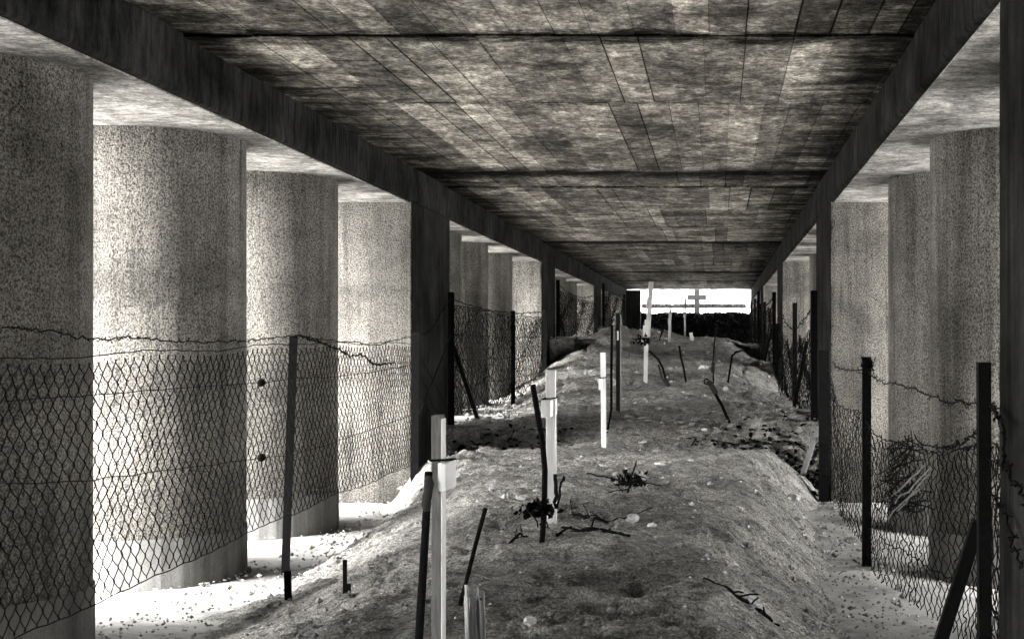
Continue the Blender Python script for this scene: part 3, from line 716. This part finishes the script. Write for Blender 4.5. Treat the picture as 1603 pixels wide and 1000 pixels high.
# ------------------------------------------------------------------ stones
protos={}
def stone(u,Y,r,seed,label,flat=.7,m='stone',group=None):
    p=G(u,Y); k=(seed%6,m)
    if k not in protos:
        protos[k]=MB().blob((0,0,0),1,1.0,.9,.75,seed%6+1,2,.55).build('stone',M[m])
        o=protos[k]
    else:
        o=protos[k].copy(); col.objects.link(o)
    o.location=p+Vector((0,0,r*.3)); o.scale=(r*random.uniform(.9,1.3),r*random.uniform(.8,1.2),r*flat*random.uniform(.9,1.2)); o.rotation_euler=(random.uniform(-.3,.3),random.uniform(-.3,.3),random.uniform(0,6))
    return tag(o,label,'stone',group)
stone(990,10.0,.048,1,'rounded white stone on the bare mound right of the arched branch',1.0)
stone(1020,9.85,.034,2,'smaller angular white stone just right of the rounded white stone',.9)
stone(868,10.2,.030,3,'oblong white stone right of the bouquet cross foot',.6)
stone(1238,14.9,.10,4,'largest white stone, at the foot of the leaning grey stake',.65)
stone(1033,14.0,.055,5,'broad flat pale stone behind the spiky dead plant',.5)
stone(1010,16.2,.035,0,'white stone alone on the brow beside the slim cross',.6)
stone(908,21.0,.07,2,'flat pale stone on the slope between two white crosses',.35)
stone(1102,28.0,.10,3,'white pointed stone near the upright rifle',.9)
stone(830,6.75,.035,1,'white stone at the bottom edge of the near mound',.8)
rr=random.Random(21)
lab='small pale stone half sunk in the dry earth of the mound'
for i in range(60):
    Y=6.6*(44/6.6)**rr.random(); X=rr.uniform(-2.6,.8); u=U0+X*F_PX/Y
    stone(u,Y,rr.uniform(.012,.034)*(.7+Y/22),rr.randrange(6),lab,rr.uniform(.45,.9),'stone' if rr.random()<.6 else 'darkstone','pale stones on the mound')
lab2='dull lump of stone in the rubbly litter at the dark hollow'
for i in range(55):
    Y=rr.gauss(19.3,.45); u=rr.uniform(945,1130) if i<44 else rr.uniform(715,840); 
    stone(u,Y,rr.uniform(.025,.075),rr.randrange(6),lab2,rr.uniform(.3,.6),'darkstone' if rr.random()<.7 else 'stone','stones in the litter at the hollow')
# crumbs of earth: nobody could count them
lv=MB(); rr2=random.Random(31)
for i in range(30000):  # added leaves, near-black, to deepen the shade in the hollow
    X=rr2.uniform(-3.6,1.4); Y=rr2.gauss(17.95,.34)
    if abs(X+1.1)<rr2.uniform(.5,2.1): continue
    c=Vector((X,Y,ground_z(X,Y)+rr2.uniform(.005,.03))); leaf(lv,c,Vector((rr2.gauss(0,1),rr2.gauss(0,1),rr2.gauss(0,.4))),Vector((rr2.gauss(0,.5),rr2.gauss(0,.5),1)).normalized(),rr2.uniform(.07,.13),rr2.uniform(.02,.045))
tag(lv.build('shade_leaves',M['leaf']),'near-black leaves added to stand for shade in the hollow between the mounds','leaves',kind='stuff')
g=MB()
OC=((1,0,0),(-1,0,0),(0,1,0),(0,-1,0),(0,0,1),(0,0,-1)); OF=[(0,2,4),(2,1,4),(1,3,4),(3,0,4),(2,0,5),(1,2,5),(3,1,5),(0,3,5)]
for i in range(15000):
    Y=5.4*(46/5.4)**(rr.random()**1.15); a=lerp(xl0_t,Y)-.3; X=rr.uniform(a,1.5)
    edge=X<lerp(xl1_t,Y) or X>lerp(xr1_t,Y)
    if not edge and fbm(X,Y,1.1,2,40)<rr.uniform(-.25,.2): continue
    z=ground_z(X,Y)
    if X<-2.95: z=max(z,floor_l(Y)+.02)
    if X>.3: z=max(z,floor_r(Y)+.02)
    r=rr.uniform(.005,.014)*(.55+Y/16)*(2.2 if rr.random()<.06 else 1)
    c=Vector((X,Y,z+r*.25)); q=rr.random()
    g.add([c+Vector((dx*r*rr.uniform(.6,1.4),dy*r*rr.uniform(.6,1.4),dz*r*rr.uniform(.4,1))) for dx,dy,dz in OC],OF,0 if q<.62 else 1 if q<.86 else 2)
for i in range(1100):
    sd=rr.random()<.6; cxx=-4.78 if sd else 2.585
    cyy=rr.choice([8.83,11.8,14.7,21.9,24.45,27.35]) if sd else rr.choice([8.83,11.8,14.7])
    a_=rr.uniform(0,6.283); q=.83+abs(rr.gauss(0,.10)); X=cxx+math.cos(a_)*q; Y=cyy+math.sin(a_)*q
    z=(floor_l(Y) if sd else floor_r(Y))+.03; r=rr.uniform(.004,.014)*(1.8 if rr.random()<.05 else 1); c=Vector((X,Y,z-.01))
    vs=[c+Vector((dx*r*rr.uniform(.6,1.3),dy*r*rr.uniform(.6,1.3),dz*r*rr.uniform(.5,1))) for dx,dy,dz in ((1,0,0),(-1,0,0),(0,1,0),(0,-1,0),(0,0,1),(0,0,-1))]
    g.add(vs,[(0,2,4),(2,1,4),(1,3,4),(3,0,4),(2,0,5),(1,2,5),(3,1,5),(0,3,5)])
tag(g.build('earth_crumbs',[M['soil'],M['darkstone'],M['stone']]),'loose crumbs of earth strewn over the mound','crumbs',kind='stuff')

# ------------------------------------------------------------------ camera, light
cam=bpy.data.cameras.new('camera'); co=bpy.data.objects.new('camera',cam); col.objects.link(co)
co.location=(0,0,0); co.rotation_euler=(R(90),0,0)
cam.sensor_width=36; cam.lens=F_PX/1603*36; cam.shift_x=-(U0-801.5)/1603; cam.shift_y=(V0-500)/1603
cam.clip_start=.05; cam.clip_end=3000
sc.camera=co
EL,AZ=R(35),R(198)      # AZ: compass bearing of the sun, clockwise from +Y
w=bpy.data.worlds.new('World'); sc.world=w; w.use_nodes=True; nt=w.node_tree
sky=nt.nodes.new('ShaderNodeTexSky'); sky.sky_type='NISHITA'; sky.sun_disc=False; sky.sun_elevation=EL; sky.sun_rotation=AZ
sky.dust_density=3
bw=nt.nodes.new('ShaderNodeRGBToBW'); bg=nt.nodes['Background']; bg.inputs['Strength'].default_value=.15
nt.links.new(sky.outputs['Color'],bw.inputs['Color']); nt.links.new(bw.outputs['Val'],bg.inputs['Color'])
sun=bpy.data.lights.new('sun','SUN'); sun.energy=3.0; sun.angle=R(105); sun.color=(1,.99,.97)
so=bpy.data.objects.new('sun',sun); col.objects.link(so); so.location=(-10,-20,30)
d=Vector((math.sin(AZ)*math.cos(EL),math.cos(AZ)*math.cos(EL),math.sin(EL)))
so.rotation_euler=d.to_track_quat('Z','Y').to_euler()
sc.view_settings.view_transform='Standard'; sc.view_settings.look='None'; sc.view_settings.gamma=1
sc.view_settings.exposure=4.95
sc.render.engine='CYCLES'
cy=sc.cycles; cy.max_bounces=6; cy.diffuse_bounces=1; cy.glossy_bounces=2; cy.use_denoising=True
